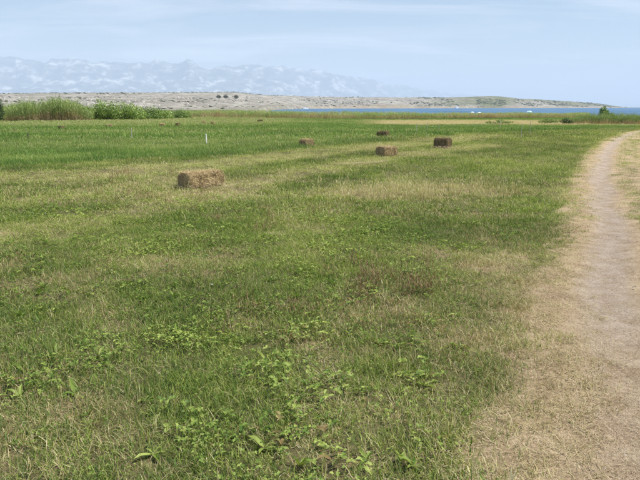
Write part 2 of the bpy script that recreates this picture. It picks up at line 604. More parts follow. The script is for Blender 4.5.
# dirt track: a strip along the centre line with two wheel ruts
tp = []
for a, b in zip(TRACK[:-1], TRACK[1:]):
    n = max(1, int(np.linalg.norm(b - a) / (.16 if a[1] < 20 else .5)))
    tp += [a + (b - a) * i / n for i in range(n)]
tp = np.array(tp)
td_ = np.gradient(tp, axis=0); td_ /= np.linalg.norm(td_, axis=1)[:, None]
for _ in range(20):
    td_[1:-1] = (td_[:-2] + 2 * td_[1:-1] + td_[2:]) / 4
tn = np.stack([td_[:, 1], -td_[:, 0]], 1)
across = np.linspace(-1.75, 1.75, 36)
TX = tp[:, None, 0] + tn[:, None, 0] * across; TY = tp[:, None, 1] + tn[:, None, 1] * across
TZ = gz(TX, TY) + .008 + .012 * (fbm(TX * 5, TY * 5, 91, 3) - .5)
edge_w = np.abs(across)[None, :] + .35 * (fbm(TX * 1.3, TY * 1.3, 92, 3) - .5)
TZ = TZ - .06 * sstep(1.35, 1.62, edge_w)
wob_r = .25 * (fbm(TX * .7, TY * .7, 95, 2) - .5)
rut = np.exp(-((np.abs(across)[None, :] + wob_r - .76) / .24) ** 4) * (.35 + .65 * sstep(3.2, 5.5, TY))
track = obj("dirt_track", mesh_np("dirt_track", np.stack([TX, TY, TZ], -1).reshape(-1, 3), grid_faces(len(across), len(tp)), [track_material()], True,
                                  dict(rut=rut.ravel(), edge=np.broadcast_to(edge_w, TX.shape).ravel())))
tag(track, "dry dirt track with two grey wheel ruts curving along the field", "track", None, "structure")

SEA_Z = -2.5


def sea_material():
    m, t = mat_new("sea_water")
    pos = N(t, "ShaderNodeNewGeometry").outputs["Position"]
    mp = N(t, "ShaderNodeMapping"); mp.inputs["Scale"].default_value = (.02, .006, .02)
    t.links.new(pos, mp.inputs["Vector"])
    n = noise_n(t, 1.0, 5, .6, mp.outputs[0])
    c = ramp(t, [(.35, (.045, .115, .215)), (.65, (.085, .180, .290))], n)
    w = noise_n(t, .9, 5, .65, pos)
    p = surface(t, c, .45, .12, w, 1.0, .5)
    return m


sv = [(-44000, -44000, SEA_Z), (44000, -44000, SEA_Z), (44000, 44000, SEA_Z), (-44000, 44000, SEA_Z)]
sea = obj("sea", mesh_np("sea", sv, [(0, 1, 2, 3)], [sea_material()]))
tag(sea, "calm blue sea between the reeds and the far shore", "sea", None, "structure")

KPX = 653.6       # pixels of azimuth per unit x/y near the horizon
KPY = 668.0       # pixels of height per unit z/y near the horizon


def interp(x, tab):
    a = np.array(tab, float)
    return np.interp(x, a[:, 0], a[:, 1])


RIDGE_D = [(-400, 1400), (0, 1600), (200, 1900), (300, 2300), (450, 2600), (520, 2800), (600, 3300), (700, 3900)]
SHORE_D = [(-400, 330), (252, 330), (262, 450), (272, 800), (288, 1300), (310, 1650), (335, 1850), (450, 2200), (520, 2420), (600, 3000), (700, 3700)]
RIDGE_Y = [(-400, 94), (0, 93.6), (60, 93.0), (100, 92.6), (200, 91.8), (235, 92.2), (262, 94.6), (300, 95.8), (345, 96.2), (400, 96.8),
           (440, 96.6), (462, 96.2), (490, 95.4), (502, 96.0), (520, 98.0), (540, 98.8), (560, 100.2), (580, 101.4), (600, 103.2),
           (615, 105.4), (640, 108.5), (700, 112)]


def hill_z(u, r):
    px = 320 + KPX * u
    R = interp(px, RIDGE_D); S = interp(px, SHORE_D)
    H = (106.4 - interp(px, RIDGE_Y)) / KPY * R + EYE
    t = (r - S) / (R - S)
    inland = sstep(285, 250, px)
    rise_sea = .10 * sstep(0.0, .05, t) + .28 * sstep(.03, .45, t) + .62 * sstep(.35, 1.0, t)
    rise_land = .02 * sstep(0, .25, t) + .38 * sstep(.3, .62, t) + .60 * sstep(.60, 1.0, t)
    rise = rise_sea * (1 - inland) + rise_land * inland
    x = u * r
    nz = (fbm(x / 160, r / 160, 101, 4) - .5) * .20 * np.maximum(H, 0) * sstep(.02, .3, t) * (1 - .6 * sstep(.8, 1., t))
    z = -2.2 * inland * sstep(.3, .0, t) * .25 + H * rise + nz
    z = z * (1 - inland) + np.maximum(z, -.6) * inland
    z = z - (H + 8) * sstep(1.0, 1.5, (r - R) / R * 2.2 + .95)
    z = np.where(t < 0, np.where(inland > .5, -.9, SEA_Z - 1.5), z)
    z = z - 1.6 * (1 - inland) * (1 - sstep(0, .04, t))
    return np.maximum(z, -4.5)


hu = np.linspace(-.80, .62, 520)
hr = np.concatenate([np.geomspace(331, 1500, 70)[:-1], np.linspace(1500, 4600, 190)])
HU, HR = np.meshgrid(hu, hr)
HZ = hill_z(HU, HR)
HX = HU * HR
hpx = 320 + KPX * HU
ht = (HR - interp(hpx, SHORE_D)) / (interp(hpx, RIDGE_D) - interp(hpx, SHORE_D))
hgreen = sstep(405, 470, hpx) * .75 * sstep(.12, .3, ht) + .55 * sstep(.86, .97, ht) * sstep(300, 230, hpx) + .25 * sstep(330, 280, hpx) * sstep(.4, .1, ht)
hdark = np.exp(-((hpx - 492) / 14) ** 4) * sstep(.75, .3, ht)
hgreen = hgreen * (1 - .8 * np.exp(-((hpx - 536) / 22) ** 4) * sstep(.9, .5, ht)) + .8 * hdark
hsand = .8 * (1 - sstep(.04, .10, ht)) * sstep(285, 330, hpx) + .7 * np.exp(-((hpx - 385) / 40) ** 2) * np.exp(-((ht - .2) / .15) ** 2)


def hill_material():
    m, t = mat_new("stony_hillside")
    pos = N(t, "ShaderNodeNewGeometry").outputs["Position"]
    n1 = noise_n(t, .012, 6, .65, pos); n2 = noise_n(t, .05, 6, .7, pos); n3 = noise_n(t, .004, 4, .6, pos)
    stone = ramp(t, [(.38, (.145, .135, .105)), (.5, (.26, .240, .205)), (.60, (.47, .44, .40))], math_n(t, "ADD", math_n(t, "MULTIPLY", n1, .4), math_n(t, "MULTIPLY", n2, .6)))
    scrub = ramp(t, [(.3, (.070, .085, .035)), (.7, (.20, .20, .10))], n2)
    sand = ramp(t, [(.3, (.20, .155, .095)), (.7, (.38, .31, .21))], n1)
    g = math_n(t, "ADD", attr(t, "green"), math_n(t, "MULTIPLY_ADD", n1, 2.2))
    g.node.inputs[1].links[0].from_node.inputs[2].default_value = -1.1
    c = mix_n(t, math_n(t, "MULTIPLY", attr(t, "sand"), .8, True), stone, sand)
    f = math_n(t, "MULTIPLY", g, 1.0, True)
    c = mix_n(t, f, c, scrub)
    surface(t, c, .95, .1, n2, .8, 6.0)
    return m


hills = obj("hills", mesh_np("hills", np.stack([HX, HR, HZ], -1).reshape(-1, 3), grid_faces(len(hu), len(hr)), [hill_material()], True,
                             dict(green=np.clip(hgreen, 0, 1).ravel(), sand=np.clip(hsand, 0, 1).ravel())))
tag(hills, "low stony peninsula with scrub across the water", "hills", None, "structure")

MTN_Y = [(-500, 66), (-150, 58), (0, 57.0), (20, 58.5), (45, 61), (75, 59.5), (110, 61.5), (150, 59.5), (185, 61.0), (215, 63.5), (250, 64.5), (290, 67),
         (330, 72.5), (370, 79.5), (420, 88), (470, 95), (520, 100), (570, 102.5), (620, 103.5), (680, 104.5), (900, 106)]


def mtn_z(u, r):
    px = 320 + KPX * u
    D0 = 21000 + 15000 * sstep(200, 600, px)
    H = (107 - interp(px, MTN_Y)) / KPY * D0
    t = (r - D0 * .84) / (D0 * .16)
    x = u * r
    rid = 1 - np.abs(2 * fbm(x / 2600, r / 2600, 111, 5, .55) - 1)
    rid2 = 1 - np.abs(2 * fbm(x / 900 + 5, r / 1500, 121, 4, .55) - 1)
    base = .20 * sstep(.0, .25, t) + .80 * sstep(.15, 1.0, t) ** 1.2
    crest = sstep(.75, 1.0, t)
    z = H * base * (1 - (1 - crest * .85) * (.95 * (1 - rid) + .55 * (1 - rid2))) + H * .16 * crest * (rid2 - .7)
    z = z - (H + 10) * sstep(1.05, 1.7, t)
    return np.maximum(z, -4.5)


mu = np.linspace(-.85, .85, 620)
ms = np.linspace(.77, 1.2, 150)
MU, MS = np.meshgrid(mu, ms)
MR = MS * (21000 + 15000 * sstep(200, 600, 320 + KPX * MU))
MZ = mtn_z(MU, MR)


def mountain_material():
    m, t = mat_new("limestone_mountain")
    pos = N(t, "ShaderNodeNewGeometry").outputs["Position"]
    mp = N(t, "ShaderNodeMapping"); mp.inputs["Scale"].default_value = (1, .6, 2.2)
    t.links.new(pos, mp.inputs["Vector"])
    n1 = noise_n(t, .0026, 8, .72, mp.outputs[0])
    c = ramp(t, [(.43, (.050, .060, .050)), (.52, (.12, .13, .11)), (.60, (.48, .47, .44))], n1)
    surface(t, c, .95, .1)
    return m


mountains = obj("mountains", mesh_np("mountains", np.stack([MU * MR, MR, MZ], -1).reshape(-1, 3), grid_faces(len(mu), len(ms)), [mountain_material()], True))
tag(mountains, "long pale blue mountain range fading in the haze", "mountains", None, "structure")

# haze: one closed box of pale air round everything
hz_m, hz_t = mat_new("hazy_air")
pv = N(hz_t, "ShaderNodeVolumePrincipled")
pv.inputs["Color"].default_value = (.75, .865, 1.0, 1)
pv.inputs["Density"].default_value = 7.8e-5
pv.inputs["Anisotropy"].default_value = 0.0
ho = N(hz_t, "ShaderNodeOutputMaterial")
hz_t.links.new(pv.outputs[0], ho.inputs["Volume"])
top = float(max(MZ.max(), HZ.max())) + 60
bm = bmesh.new(); bmesh.ops.create_cube(bm, size=1.0)
for v in bm.verts:
    v.co = (v.co.x * 90000, v.co.y * 90000, -6.5 if v.co.z < 0 else top)
haze = obj("haze", bm_mesh("haze", bm, hz_m))
tag(haze, "pale summer haze over land and sea", "haze", None, "stuff")

# ------------------------------------------------------------------ tuft shapes
R = RNG.random


def U(a, b): return a + (b - a) * R()


def turf(n, rad, h0, h1, w, mat, name, flat=.0, segs=3):
    b = Blades()
    for i in range(n):
        rr = rad * math.sqrt(R()); a = U(0, 6.283)
        ln = U(h0, h1) * (1 - .3 * rr / rad)
        b.strip((rr * math.cos(a), rr * math.sin(a), -.006), U(0, 6.283), abs(RNG.normal(.72 + flat, .42)), U(.1, 1.2), ln, w * U(.6, 1.3), R(), segs, 1., U(-.8, .8))
    return b.mesh(name, mat)


def thatch(n, rad, l0, l1, w, mat, name, zmax=.012):
    b = Blades()
    for i in range(n):
        rr = rad * math.sqrt(R()); a = U(0, 6.283)
        b.strip((rr * math.cos(a), rr * math.sin(a), U(.0, zmax)), U(0, 6.283), U(1.25, 1.58), U(-.1, .15), U(l0, l1), w * U(.6, 1.4), R(), 2, .5, U(-.3, .3))
    return b.mesh(name, mat)


def clover(n, rad, mat, name, size):
    b = Blades()
    for i in range(n):
        rr = rad * math.sqrt(R()); a = U(0, 6.283); h = U(.012, .05); az0 = U(0, 6.283); r0 = R()
        x, y = rr * math.cos(a), rr * math.sin(a)
        b.strip((x, y, -.004), az0, U(.0, .4), .3, h * 1.05, .0022, r0, 2, .3)
        k = 3 if R() < .6 else 1
        tiltp = U(-.1, .5)
        for j in range(k):
            ln = size * U(.7, 1.35)
            b.leaf((x, y, h), az0 + j * 2.094 + U(-.2, .2), tiltp + U(-.25, .2), ln, ln * U(.55, .85), r0 * .8 + .2 * R(), .2, U(.1, .5))
    return b.mesh(name, mat)


def rosette(n, ln0, ln1, mat, name):
    b = Blades(); a = 0
    for i in range(n):
        a += 2.4; ln = U(ln0, ln1)
        b.leaf((0, 0, .005), a, U(.1, .9), ln, ln * U(.24, .38), R(), .2, U(.2, .5))
    return b.mesh(name, mat)


def stems(n, rad, h0, h1, mat, name, head=True, w=.0026, lean=.15):
    b = Blades()
    for i in range(n):
        rr = rad * math.sqrt(R()); a = U(0, 6.283); h = U(h0, h1); az = U(0, 6.283); r0 = R()
        le = abs(RNG.normal(lean, lean)); cu = U(0, .35)
        base = (rr * math.cos(a), rr * math.sin(a), -.005)
        b.strip(base, az, le, cu, h, w, r0, 3, .4)
        if head:
            top = np.array(base) + h * np.array([math.sin(le + cu * .5) * math.cos(az), math.sin(le + cu * .5) * math.sin(az), math.cos(le + cu * .5)])
            for j in range(4):
                b.strip(top - np.array([0, 0, .012 * j]), U(0, 6.283), U(.2, .7), .4, U(.018, .04), .006, r0, 2, .8)
        for j in range(2):
            f = U(.1, .5)
            b.strip(np.array(base) + np.array([0, 0, h * f]), U(0, 6.283), U(.5, 1.0), U(.3, 1.2), U(.05, .11), .0035, R(), 3)
    return b.mesh(name, mat)


TURF_NEAR = lib("turf_near", [turf(88, .12, .025, .10, .0030, M_GRASS, "turf_near") for _ in range(10)])
TURF_MID = lib("turf_mid", [turf(84, .22, .05, .13, .0058, M_GRASS, "turf_mid") for _ in range(8)])
TURF_MID_LUSH = lib("turf_mid_lush", [turf(84, .22, .05, .13, .0058, M_FIELD, "turf_mid_lush") for _ in range(8)])
TURF_FAR_DRY = lib("turf_far_dry", [turf(120, .55, .06, .15, .014, M_GRASS, "turf_far_dry", .1, 2) for _ in range(6)])
TURF_FAR = lib("turf_far", [turf(120, .55, .06, .15, .014, M_FIELD, "turf_far", .1, 2) for _ in range(6)])
THATCH = lib("thatch", [thatch(44, .13, .02, .085, .0020, M_STRAW, "thatch") for _ in range(8)])
CRUMB = lib("straw_crumbs", [thatch(40, .14, .008, .036, .0019, M_STRAW, "straw_crumbs", .006) for _ in range(6)])
CLOVER = lib("clover", [clover(13, .13, M_LEAF, "clover", s) for s in (.010, .012, .015, .017, .020, .025)])
ROSETTE = lib("rosette", [rosette(int(U(4, 9)), .03, .085, M_LEAF, "rosette") for _ in range(6)])
STEMS = lib("seed_stems", [stems(9, .09, .12, .30, M_GRASS, "seed_stems") for _ in range(6)])
RUSSET = lib("russet_weeds", [stems(13, .10, .10, .26, M_RUSSET, "russet_weeds", True, .0034, .3) for _ in range(5)])


def frustum_points(d0, d1, dens, margin=2.3, half=.54):
    """random points, even over the ground between two distances"""
    area = half * (d1 ** 2 - d0 ** 2) + 2 * margin * (d1 - d0)
    n = int(area * dens * 1.05)
    y = d0 + (d1 - d0) * R(4 * n); wmax = half * d1 + margin
    keep = R(4 * n) < (half * y + margin) / wmax
    y = y[keep]
    x = (2 * R(len(y)) - 1) * (half * y + margin)
    m = min(n, len(y))
    return x[:m], y[:m]


def lay(name, coll, nvar, x, y, keep, scale, label, cat, tilt=.12, dryadd=0., toneadd=0., zadd=0., hmul=True, fl=None, dryset=None):
    x, y = x[keep], y[keep]
    n = len(x)
    f = {k: v[keep] for k, v in fl.items()}
    s = scale * (0.75 + .5 * R(n))
    hs = f["hgt"] if hmul else np.ones(n)
    pts = np.stack([x, y, gz(x, y) + zadd], 1)
    rot = np.stack([RNG.normal(0, tilt, n), RNG.normal(0, tilt, n), R(n) * 6.283], 1)
    scl = np.stack([s * (.75 + .25 * hs), s * (.75 + .25 * hs), s * hs], 1)
    dry = np.clip(f["dry"] + dryadd + RNG.normal(0, .06, n), 0, 1) if dryset is None else np.full(n, dryset)
    tone = np.clip(f["tone"] + toneadd + RNG.normal(0, .16, n), 0, 1)
    return scatter(name, coll, nvar, pts, rot, scl, dict(dry=dry, tone=tone), label, cat)


# near turf
x, y = frustum_points(1.7, 9.5, 170); f0 = fields(x, y)
lay("short_grass", TURF_NEAR, 10, x, y, R(len(x)) < f0["cover"], 1.0,
    "short mixed green and dry grass in the foreground", "grass", fl=f0)
x, y = frustum_points(9.0, 32, 34); f0 = fields(x, y)
in_lush = f0["lush"] + .5 * (R(len(x)) - .5) > .5
cov = R(len(x)) < f0["cover"]
lay("meadow_grass", TURF_MID, 8, x, y, cov & ~in_lush, 1.0, "mown meadow grass around the nearest bales", "grass", fl=f0)
lay("uncut_grass", TURF_MID_LUSH, 8, x, y, cov & in_lush, 1.0, "uncut green grass at the edge of the far field", "grass", fl=f0)
x, y = frustum_points(31, 112, 6.5, 6); f0 = fields(x, y)
in_lush = f0["lush"] * (1 - f0["stub"]) + .5 * (R(len(x)) - .5) > .5
cov = R(len(x)) < f0["cover"]
lay("pasture_grass", TURF_FAR_DRY, 6, x, y, cov & ~in_lush, 1.0, "mown pasture grass along the far bend of the track", "grass", fl=f0)
lay("field_grass", TURF_FAR, 6, x, y, cov & in_lush, 1.0, "bright green uncut grass towards the reeds", "grass", fl=f0)
# leafy weeds
x, y = frustum_points(1.7, 13, 85); f0 = fields(x, y)
wm = fbm(x * 1.1, y * 1.1, 131, 4)
weedy = (.22 + .78 * sstep(.36, .66, wm)) * sstep(.95, .40, f0["dry"]) * (.40 + .60 * sstep(1.4, -.4, x - .12 * y + .4)) * sstep(13, 9, y) * (f0["cover"] > .7)
lay("clover_cover", CLOVER, 6, x, y, R(len(x)) < .78 * weedy, 1.0, "low clover leaves carpeting the near grass on the left", "weeds", .15, dryadd=-.3, toneadd=.12, fl=f0, hmul=False, zadd=.018)
x, y = frustum_points(1.7, 14, 9); f0 = fields(x, y)
wm = fbm(x * .9, y * .9, 141, 3)
lay("broadleaf_weeds", ROSETTE, 6, x, y, R(len(x)) < (f0["td"] > 1.75) * (.2 + .8 * sstep(.42, .62, wm)) * sstep(.95, .5, f0["dry"]), 1.0,
    "broad leaved weed rosettes scattered in the near grass", "weeds", .2, dryadd=-.35, toneadd=.1, fl=f0, hmul=False, zadd=.008)
# dry litter, denser where it is dry
x, y = frustum_points(1.7, 12, 46); f0 = fields(x, y)
lay("dry_thatch", THATCH, 8, x, y, R(len(x)) < (.15 + .85 * sstep(.3, .9, f0["dry"])) * sstep(.95, 1.4, f0["td"]), 1.0,
    "dry cut stalks lying between the grass", "dry grass", .1, dryset=1., fl=f0, hmul=False, zadd=.004)
x, y = frustum_points(1.7, 24, 75); f0 = fields(x, y)
band = sstep(1.9, 1.15, f0["td"]) * (1 - (.35 + .5 * sstep(3, 5.5, y)) * np.exp(-((f0["td"] - .72) / .3) ** 2))
lay("track_straw", CRUMB, 6, x, y, R(len(x)) < band * sstep(26, 8, y), 1.0, "broken straw littering the dirt track", "straw", .05, dryset=1., toneadd=.15, fl=f0, hmul=False, zadd=.012)
# tall blond seed stems
x, y = frustum_points(1.9, 26, 26); f0 = fields(x, y)
lay("blond_grass", STEMS, 6, x, y, R(len(x)) < (f0["cover"] > .8) * (.5 * f0["blond"] + .05 * sstep(.4, .7, f0["dry"])) * (1 - .7 * f0["pale"]), 1.0,
    "taller blond seeding grass in the middle of the field", "dry grass", .1, dryadd=.15, toneadd=.1, fl=f0, hmul=False)
# reddish brown weeds in clumps
px_ = []
for cx, cy, rr, n in [(.58, 5.5, .45, 17), (.75, 5.9, .7, 9), (-.5, 4.5, .5, 7), (-3.3, 11.5, 1.4, 14), (-4.5, 15, 1.4, 14), (-1.0, 9.0, 1.2, 9)]:
    a = R(n) * 6.283; q = rr * np.sqrt(R(n))
    px_.append(np.stack([cx + q * np.cos(a), cy + q * np.sin(a)], 1))
px_ = np.concatenate(px_); f0 = fields(px_[:, 0], px_[:, 1])
lay("russet_weeds", RUSSET, 5, px_[:, 0], px_[:, 1], np.ones(len(px_), bool), .85, "reddish brown seeding weeds in loose clumps", "weeds", .12, dryset=.7, fl=f0, hmul=False)
# bleached streak of cut grass
n = 70; k = R(n)
wx = np.interp(k, [0, .5, 1], [p[0] for p in WHITE_STREAK]) + RNG.normal(0, .05, n)
wy = np.interp(k, [0, .5, 1], [p[1] for p in WHITE_STREAK]) + RNG.normal(0, .09, n)
f0 = fields(wx, wy)
lay("bleached_straw_streak", THATCH, 8, wx, wy, np.ones(n, bool), .9, "bleached streak of cut straw short of the bales", "straw", .1, dryset=1., toneadd=.9, fl=f0, hmul=False, zadd=.07)

# pebbles on the track
pm, pt = mat_new("pebbles")
surface(pt, ramp(pt, [(0, (.22, .19, .16)), (1, (.48, .44, .39))], attr(pt, "tone", "INSTANCER")), .9, .2)
pebs = []
for i in range(5):
    bm = bmesh.new(); bmesh.ops.create_icosphere(bm, subdivisions=1, radius=1.)
    for v in bm.verts:
        v.co *= U(.7, 1.15); v.co.z *= .6
    pebs.append(bm_mesh("pebble", bm, pm))
PEB = lib("pebble", pebs)
x, y = frustum_points(1.7, 16, 55); f0 = fields(x, y)
m_ = R(len(x)) < .8 * np.exp(-((f0["td"] - .72) / .42) ** 2)
lay("pebbles", PEB, 5, x, y, m_, .0085, "small grey pebbles in the wheel ruts", "pebbles", .4, fl=f0, hmul=False, zadd=.006)


# ------------------------------------------------------------------ reeds
def reed_clump(n, rad, h0, h1, name):
    b = Blades()
    for i in range(n):
        rr = rad * math.sqrt(R()); a = U(0, 6.283); h = U(h0, h1); az = U(0, 6.283)
        base = np.array([rr * math.cos(a), rr * math.sin(a), -.03]); le = abs(RNG.normal(.05, .06)); r0 = R()
        b.strip(base, az, le, .12, h, .022, r0, 3, .4)
        for j in range(5):
            f = U(.12, .95)
            ln = U(.3, .6)
            p = base + h * f * np.array([math.sin(le) * math.cos(az), math.sin(le) * math.sin(az), math.cos(le)])
            b.strip(p, U(0, 6.283), U(.35, 1.0), U(.3, 1.3), ln, .035, R(), 3, 1., 0., f, min(1., f + .2))
    return b.mesh(name, M_REED)


REED = lib("reed", [reed_clump(14, .55, 1.6, 2.45, "reed") for _ in range(6)])


def reed_bed(name, x, y, h, dry, tone, label):
    n = len(x)
    pts = np.stack([x, y, gz(x, y)], 1)
    rot = np.stack([RNG.normal(0, .04, n), RNG.normal(0, .04, n), R(n) * 6.283], 1)
    s = h / 2.3 * (.85 + .3 * R(n))
    w = np.clip(s, .55, 1.2)
    return scatter(name, REED, 6, pts, rot, np.stack([w, w, s], 1), dict(dry=np.clip(dry + RNG.normal(0, .08, n), 0, 1), tone=np.clip(tone + RNG.normal(0, .15, n), 0, 1)), label, "reeds")


def uv_pts(n, tab_front, depth, px0, px1):
    """points in a belt: front edge distance given along azimuth, a few metres deep"""
    px = px0 + (px1 - px0) * R(n)
    u = (px - 320) / KPX
    d = interp(px, tab_front) + depth * R(n) ** 1.2
    return u * d, d, px


# tall bank on the left
x, y, px = uv_pts(520, [(-60, 70), (85, 75), (120, 80)], 9, -60, 92)
hh = interp(px, [(-60, 2.0), (0, 1.7), (15, 1.75), (30, 2.1), (55, 2.25), (75, 2.0), (92, 1.4)]) * (.7 + .6 * fbm(x * .4, y * .4, 151, 3))
reed_bed("reed_bed", x, y, hh, interp(px, [(-60, .45), (10, .35), (40, .5), (70, .5), (92, .25)]), .68 + .4 * (fbm(x * .3, y * .3, 152, 2) - .5), "tall green reed bank with brown stems at the left")
# low belt across the middle
x, y, px = uv_pts(2300, [(180, 97), (250, 92), (400, 84), (420, 88), (640, 96)], 26, 180, 590)
hh = interp(px, [(180, 1.0), (230, 1.1), (300, .95), (400, .9), (430, .72), (500, .70), (590, .72)]) * (.7 + .6 * fbm(x * .25, y * .25, 161, 3))
reed_bed("reed_bed", x, y, hh, .62 + 1.6 * (fbm(x * .12, y * .3, 162, 3) - .5), .75 + .6 * (fbm(x * .2, y * .2, 163, 2) - .5), "low pale reed belt in front of the water")
# dark stand at the right end
x, y, px = uv_pts(560, [(560, 64), (600, 62), (640, 60), (760, 62)], 9, 572, 760)
hh = interp(px, [(572, .5), (588, .95), (640, .98), (760, 1.1)]) * (.75 + .5 * fbm(x * .4, y * .4, 171, 3))
reed_bed("reed_bed", x, y, hh, np.full(len(x), .45), .08 + .4 * (fbm(x * .3, y * .3, 172, 2) - .5), "dark green scrubby reeds behind the bend of the track")

# ------------------------------------------------------------------ bushes and trees


def leaf_cloud(n, lobes, size, mat, name, squash=1.):
    """leaf quads through several ellipsoid lobes"""
    v = []; f = []; r = []
    vol = np.array([l[3] * l[4] * l[5] for l in lobes]); pr = vol / vol.sum()
    for i in range(n):
        lx, ly, lz, ax, ay, az = lobes[RNG.choice(len(lobes), p=pr)]
        d = RNG.normal(size=3); d /= np.linalg.norm(d)
        q = R() ** .38 * (.8 + .35 * R())
        p = np.array([lx + d[0] * ax * q, ly + d[1] * ay * q, max(lz + d[2] * az * q, .02)])
        a = RNG.normal(size=3); a /= np.linalg.norm(a)
        b = np.cross(a, d); b /= np.linalg.norm(b) + 1e-6
        s = size * U(.6, 1.4); k = len(v)
        v += [p - a * s, p + b * s * .45, p + a * s, p - b * s * .45]
        r += [R()] * 4
        f.append((k, k + 1, k + 2, k + 3))
    return mesh_np(name, np.array(v), f, [mat], False, dict(rnd=r))


M_BARK = plain_material("bark", (.07, .05, .035), (.16, .12, .085), 6.)


def limb_mesh(name, branches, mat):
    """tapered limbs: each (p0, p1, r0, r1)"""
    v = []; f = []
    for p0, p1, r0, r1 in branches:
        p0 = np.array(p0, float); p1 = np.array(p1, float); d = p1 - p0; d /= np.linalg.norm(d)
        a = np.cross(d, [0.3, .9, .1]); a /= np.linalg.norm(a); b = np.cross(d, a); k = len(v)
        for p, rr in ((p0, r0), ((p0 + p1) / 2 + a * r0 * .4, (r0 + r1) / 2), (p1, r1)):
            for j in range(6):
                v.append(p + rr * (a * math.cos(j * 1.0472) + b * math.sin(j * 1.0472)))
        for q in range(2):
            for j in range(6):
                f.append((k + q * 6 + j, k + q * 6 + (j + 1) % 6, k + q * 6 + 6 + (j + 1) % 6, k + q * 6 + 6 + j))
    return mesh_np(name, np.array(v), f, [mat], True)


def plant(name, loc, lobes, n, size, mat, label, cat, group=None, trunk="trunk"):
    o = link(bpy.data.objects.new(name, None)); o.location = loc
    tag(o, label, cat, group)
    br = []
    zt = max(l[2] for l in lobes)
    for l in lobes:
        m = np.array([l[0] * .35, l[1] * .35, l[2] * .35])
        rr = .025 * (l[3] + l[5])
        br += [((0, 0, -.1), m, rr * 1.5, rr), (m, (l[0], l[1], l[2] + l[5] * .3), rr, rr * .35)]
    obj(trunk, limb_mesh(trunk, br, M_BARK), o)
    obj("crown", leaf_cloud(n, lobes, size, mat, "crown"), o)
    return o


def gpos(px, d, z=None):
    x_ = (px - 320) / KPX * d
    return (x_, d, float(gz(x_, d)) if z is None else z)


M_CANE = foliage_material("cane_leaves", (.130, .220, .045), (.420, .530, .160), .35)
M_DARKLEAF = foliage_material("dark_leaves", (.022, .050, .016), (.075, .125, .040), .25)
M_MIDLEAF = foliage_material("shrub_leaves", (.085, .160, .035), (.270, .370, .105), .3)
M_PINE = foliage_material("pine_needles", (.012, .026, .012), (.035, .055, .025), .15)
M_OLIVE = foliage_material("olive_scrub", (.085, .100, .050), (.190, .195, .105), .2)

CANE_GROUP = "bright green cane thickets beside the reed bank"


def cane(px, d, w, h, n, mat, label, nl=7):
    lobes = []
    for i in range(nl):
        k = (i + .5) / nl * 2 - 1
        hh = h * (.55 + .45 * math.cos(k * 1.25)) * U(.82, 1.08)
        lobes.append((k * w * .5, U(-.6, .6), hh * .56, w / nl * 1.15, .9, hh * .46))
        lobes.append((k * w * .5 + U(-.4, .4), U(-.6, .6), hh * .25, w / nl * 1.3, 1., hh * .28))
    plant("cane_thicket", gpos(px, d), lobes, int(n * 1.3), .10, mat, label, "thicket", CANE_GROUP, "stems")


cane(84, 78, 2.2, 2.0, 1500, M_MIDLEAF, "dark green cane thicket between reed bank and the tallest thicket", 4)
cane(112, 79, 5.6, 2.75, 5200, M_CANE, "tallest and brightest green cane thicket right of the reed bank", 8)
cane(134, 80, 2.6, 1.9, 1500, M_CANE, "bright cane thicket leaning on the right of the tallest one", 4)
cane(150, 82, 2.4, 2.05, 1500, M_MIDLEAF, "darker upright cane thicket, second from the right end", 4)
cane(164, 84, 1.9, 1.6, 1000, M_CANE, "low pale cane thicket near the right end of the row", 4)
cane(180, 88, 2.0, 1.5, 900, M_MIDLEAF, "small dark cane thicket at the right end of the row", 4)

plant("bush", gpos(-3, 69), [(0, 0, 1.0, .75, .7, 1.0), (.2, 0, 1.9, .5, .5, .65), (-.5, .1, 1.5, .6, .6, .8)], 1500, .09, M_DARKLEAF,
      "dark green bush cut off by the left picture edge", "bush")
plant("bush", gpos(605, 93), [(0, 0, .6, .85, .8, .55), (-.3, 0, 1.15, .5, .5, .5), (.3, .1, 1.0, .4, .4, .4), (0, 0, 1.5, .26, .3, .36), (.8, 0, .5, .6, .5, .35)], 1500, .10, M_MIDLEAF,
      "leafy green bush standing up against the sea at the right", "bush")
plant("shrub", gpos(549, 64), [(0, 0, .28, .55, .5, .3), (.7, .1, .22, .5, .4, .24), (-.6, 0, .18, .4, .4, .2)], 700, .06, M_MIDLEAF,
      "low green shrub at the right end of the dry stubble", "shrub")
plant("shrub", gpos(566, 63), [(0, 0, .3, .5, .5, .32), (.5, 0, .2, .4, .4, .22)], 600, .06, M_DARKLEAF,
      "small dark shrub between the dry stubble and dark reeds", "shrub")
plant("shrub", gpos(500, 62), [(0, 0, .22, .6, .4, .22), (.8, 0, .16, .6, .4, .16), (-.9, 0, .15, .5, .4, .15)], 600, .06, M_MIDLEAF,
      "flat green shrub in front of the dry stubble", "shrub")

